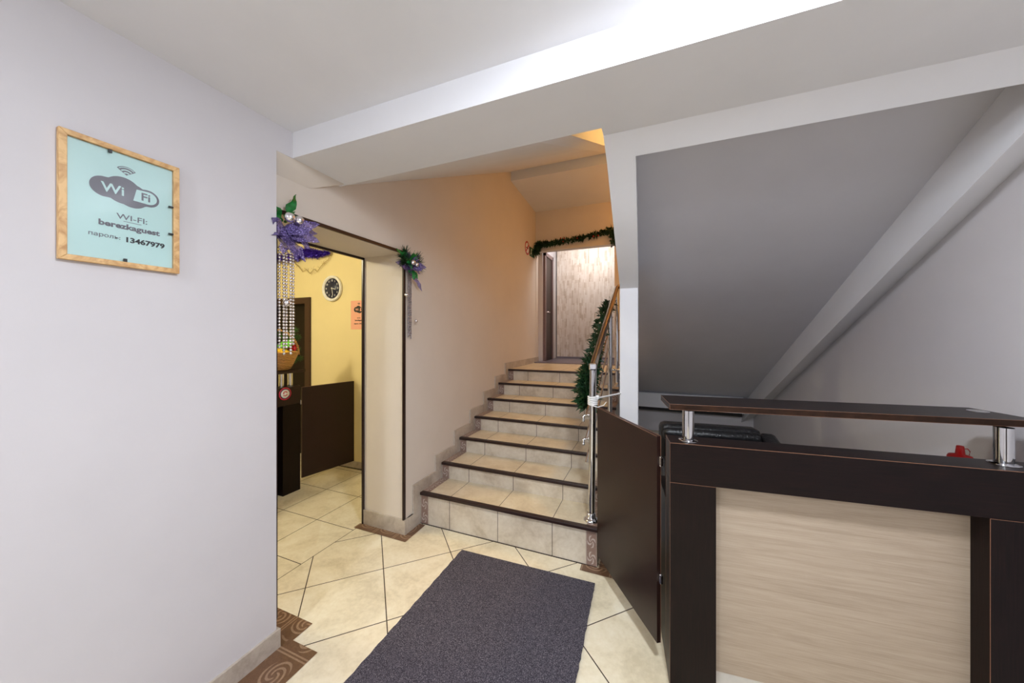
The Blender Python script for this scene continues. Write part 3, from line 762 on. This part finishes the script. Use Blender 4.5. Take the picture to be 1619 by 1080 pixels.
# ---- tinsel and gold twig garland
m = MB(); path = [Vector((-4.75, YY-.06, 2.50)), Vector((-4.35, YY-.06, 2.46)), Vector((-4.05, YY-.06, 2.45)), Vector((-3.84, YY-.05, 2.50)), Vector((-3.68, YY-.05, 2.455)), Vector((-3.46, YY-.05, 2.455))]
for k in range(3200):
    f = random.random()*5; i = min(int(f), 4); p = path[i].lerp(path[i+1], f-i)
    d = Vector((random.gauss(0, 1), random.gauss(0, .8), random.gauss(0, 1))).normalized(); r = .07 if f < 4 else .06 - .03*(f-4)
    t = d.cross(Vector((0, 1, .3))).normalized()*.0022
    q = p+d*r*random.uniform(.6, 1.15)
    if q.y > YY-.003: q.y = YY-.003
    m.add([p-t, p+t, q+t, q-t], [(0, 1, 2, 3)])
o = m.build('tinsel_garland', 'tinsel', fix=False); tag(o, 'shiny blue tinsel strung along the top of yellow wall', 'tinsel')
T = thing('twig_garland', 'thin gold twig garland hanging below the blue tinsel on yellow wall', 'garland')
m = MB(); zz = [(-4.10, 2.40), (-4.0, 2.34), (-3.93, 2.27), (-3.86, 2.29), (-3.80, 2.24), (-3.73, 2.29), (-3.68, 2.25), (-3.62, 2.31), (-3.57, 2.35), (-3.50, 2.38), (-3.46, 2.45)]
m.tube([(x, YY-.02, z) for x, z in zz], .0032, 6)
for k in range(40):
    f = random.random()*9.9; i = int(f); a_, b_ = zz[i], zz[i+1]; x = a_[0]+(b_[0]-a_[0])*(f-i); z = a_[1]+(b_[1]-a_[1])*(f-i)
    an = random.random()*2*PI; m.tube([(x, YY-.02, z), (x+.04*math.cos(an), YY-.025, z+.04*math.sin(an))], .0013, 4)
m.build('twigs', 'gold', T)

# ---- reception desk in the yellow room
DX = -3.17
T = thing('reception_desk', 'dark wood reception desk with raised shelf seen through the portal', 'desk', (DX, 2.30, 0))
MB().box(-.13, 0, -1.5, 0, .84, 1.01).build('front_rail', 'wenge_brown', T, bevel=.001)
MB().box(-.13, 0, -.17, 0, 0, .8385).build('leg', 'wenge_z', T, bevel=.001)
MB().box(-.13, 0, -1.5, -1.33, 0, .8385).build('leg', 'wenge_z', T, bevel=.001)
MB().box(-.09, -.072, -1.4, -.12, 0, .85).build('front_panel', 'wenge_z', T)
MB().box(-.27, -.02, -1.5, .07, 1.136, 1.16).build('shelf', 'wenge_brown', T, bevel=.001)
for y in (-.135, -.050, -1.2):
    p = MB().lathe([(.022, 1.012), (.022, 1.136)], (-.075, y, 0), 20).build('shelf_post', 'chrome', T)
s_ = MB().lathe([(.001, .002), (.058, .002), (.058, .0002), (.001, .0002)], (0, -.150, .952), 32, 'x').build('sticker', plain('crimson_print', srgb(200, 30, 70), .4), T)
s_['label'] = 'round crimson and white sticker with a red arrow'
MB().lathe([(.001, .0028), (.049, .0028), (.049, .002)], (0, -.150, .952), 32, 'x').build('sticker_ring', plain('navy_print', srgb(60, 56, 84), .4), s_)
MB().lathe([(.001, .0034), (.040, .0034), (.040, .0028)], (0, -.150, .952), 32, 'x').build('sticker_disc', 'white_ink', s_)
MB().tube([(.004, -.150+.016*math.cos(a), .952+.008+.012*math.sin(a)) for a in [x*.35 for x in range(0, 12)]], .004, 6).tube([(.004, -.168, .940), (.004, -.150, .932), (.004, -.132, .944)], .004, 6).build('sticker_arrow', 'red_plastic', s_)
gate('desk_gate', 'plain dark brown swing gate between the desk and yellow wall', (-3.195, 2.335), (-3.09, 2.875), .09, .985, (.75,), 'wenge_brown')

# ---- basket
BX, BY, BZ2 = -3.335, 2.185, 1.161
T = thing('wicker_basket', 'round wicker gift basket with tall handle on the desk shelf', 'basket', (BX, BY, BZ2))
MB().lathe([(.001, 0), (.095, 0), (.11, .01), (.135, .06), (.16, .12), (.175, .16), (.183, .17), (.178, .18), (.165, .17), (.13, .07), (.10, .02), (.001, .02)], (0, 0, 0), 36).build('bowl', 'wicker', T)
m = MB(); m.tube([(.175*math.cos(a)*.64, .175*math.cos(a)*.77, .15+.235*math.sin(a)) for a in [PI*k/24 for k in range(25)]], .011, 10)
m.build('handle', 'wicker', T)
M['wrap_green'] = plain('green_wrapper', srgb(90, 170, 50), .25, 0, .3, 25); M['wrap_yellow'] = plain('yellow_wrapper', srgb(225, 180, 40), .3, 0, .25, 25)
M['wrap_red'] = plain('red_wrapper', srgb(200, 20, 30), .25, 0, .3, 25)
def packet(label, mat, c, s, rx):
    m = MB(); n = 10; vs = []; fs = []
    for i in range(n+1):
        for j in range(n+1):
            u, v = i/n*2-1, j/n*2-1; h = (1-u*u)*(1-v*v)
            for sg in (1, -1): vs.append((u*s[0], v*s[1], sg*s[2]*(h**.5)+.004*math.sin(i*3+j)))
    for i in range(n):
        for j in range(n):
            a = 2*(i*(n+1)+j); b = 2*((i+1)*(n+1)+j)
            fs += [(a, b, b+2, a+2), (a+1, a+3, b+3, b+1)]
    m.add(vs, fs, True); o = m.build('sweet_packet', mat, fix=False); o.location = c; o.rotation_euler = rx; tag(o, label, 'sweets', 'sweets in the basket'); return o
packet('large green wrapped sweet packet in the wicker basket', 'wrap_green', (BX+.07, BY+.01, BZ2+.235), (.09, .055, .035), (.5, -.5, .9))
packet('yellow wrapped sweet packet near the rim of wicker basket', 'wrap_yellow', (BX+.11, BY-.02, BZ2+.185), (.06, .04, .025), (.2, .3, .8))
packet('red wrapped sweet packet beside the basket handle', 'wrap_red', (BX+.06, BY+.11, BZ2+.225), (.05, .035, .03), (.9, .3, .4))
packet('small green wrapped sweet packet low in the basket', 'wrap_green', (BX+.02, BY-.08, BZ2+.19), (.07, .05, .03), (.2, .2, .3))
M['fir'] = plain('fir_green', (.05, .14, .02, 1), .6, 0, .4, 50)
def fir(label, c, dirs):
    m = MB(); c = Vector(c)
    for u in dirs:
        u = Vector(u); m.tube([c, c+u], .003, 5)
        for k in range(260):
            p = c+u*random.random(); d = (u.normalized()*.6+Vector((random.gauss(0, .6), random.gauss(0, .6), random.gauss(0, .6)))).normalized()
            m.tube([p, p+d*.045], [.0018, .0006], 3, False)
    o = m.build('fir_sprig', 'fir', fix=False); return tag(o, label, 'fir sprig', 'fir sprigs on the desk')
fir('green artificial fir sprig tied at the basket handle', (BX+.03, BY+.06, BZ2+.30), [(.04, .07, .09), (.03, .10, .02), (-.05, -.05, .08)])
fir('green artificial fir sprig lying behind the wicker basket', (BX-.05, BY+.10, BZ2+.10), [(.0, .14, .10), (.02, .15, .0), (.0, .10, -.02)])
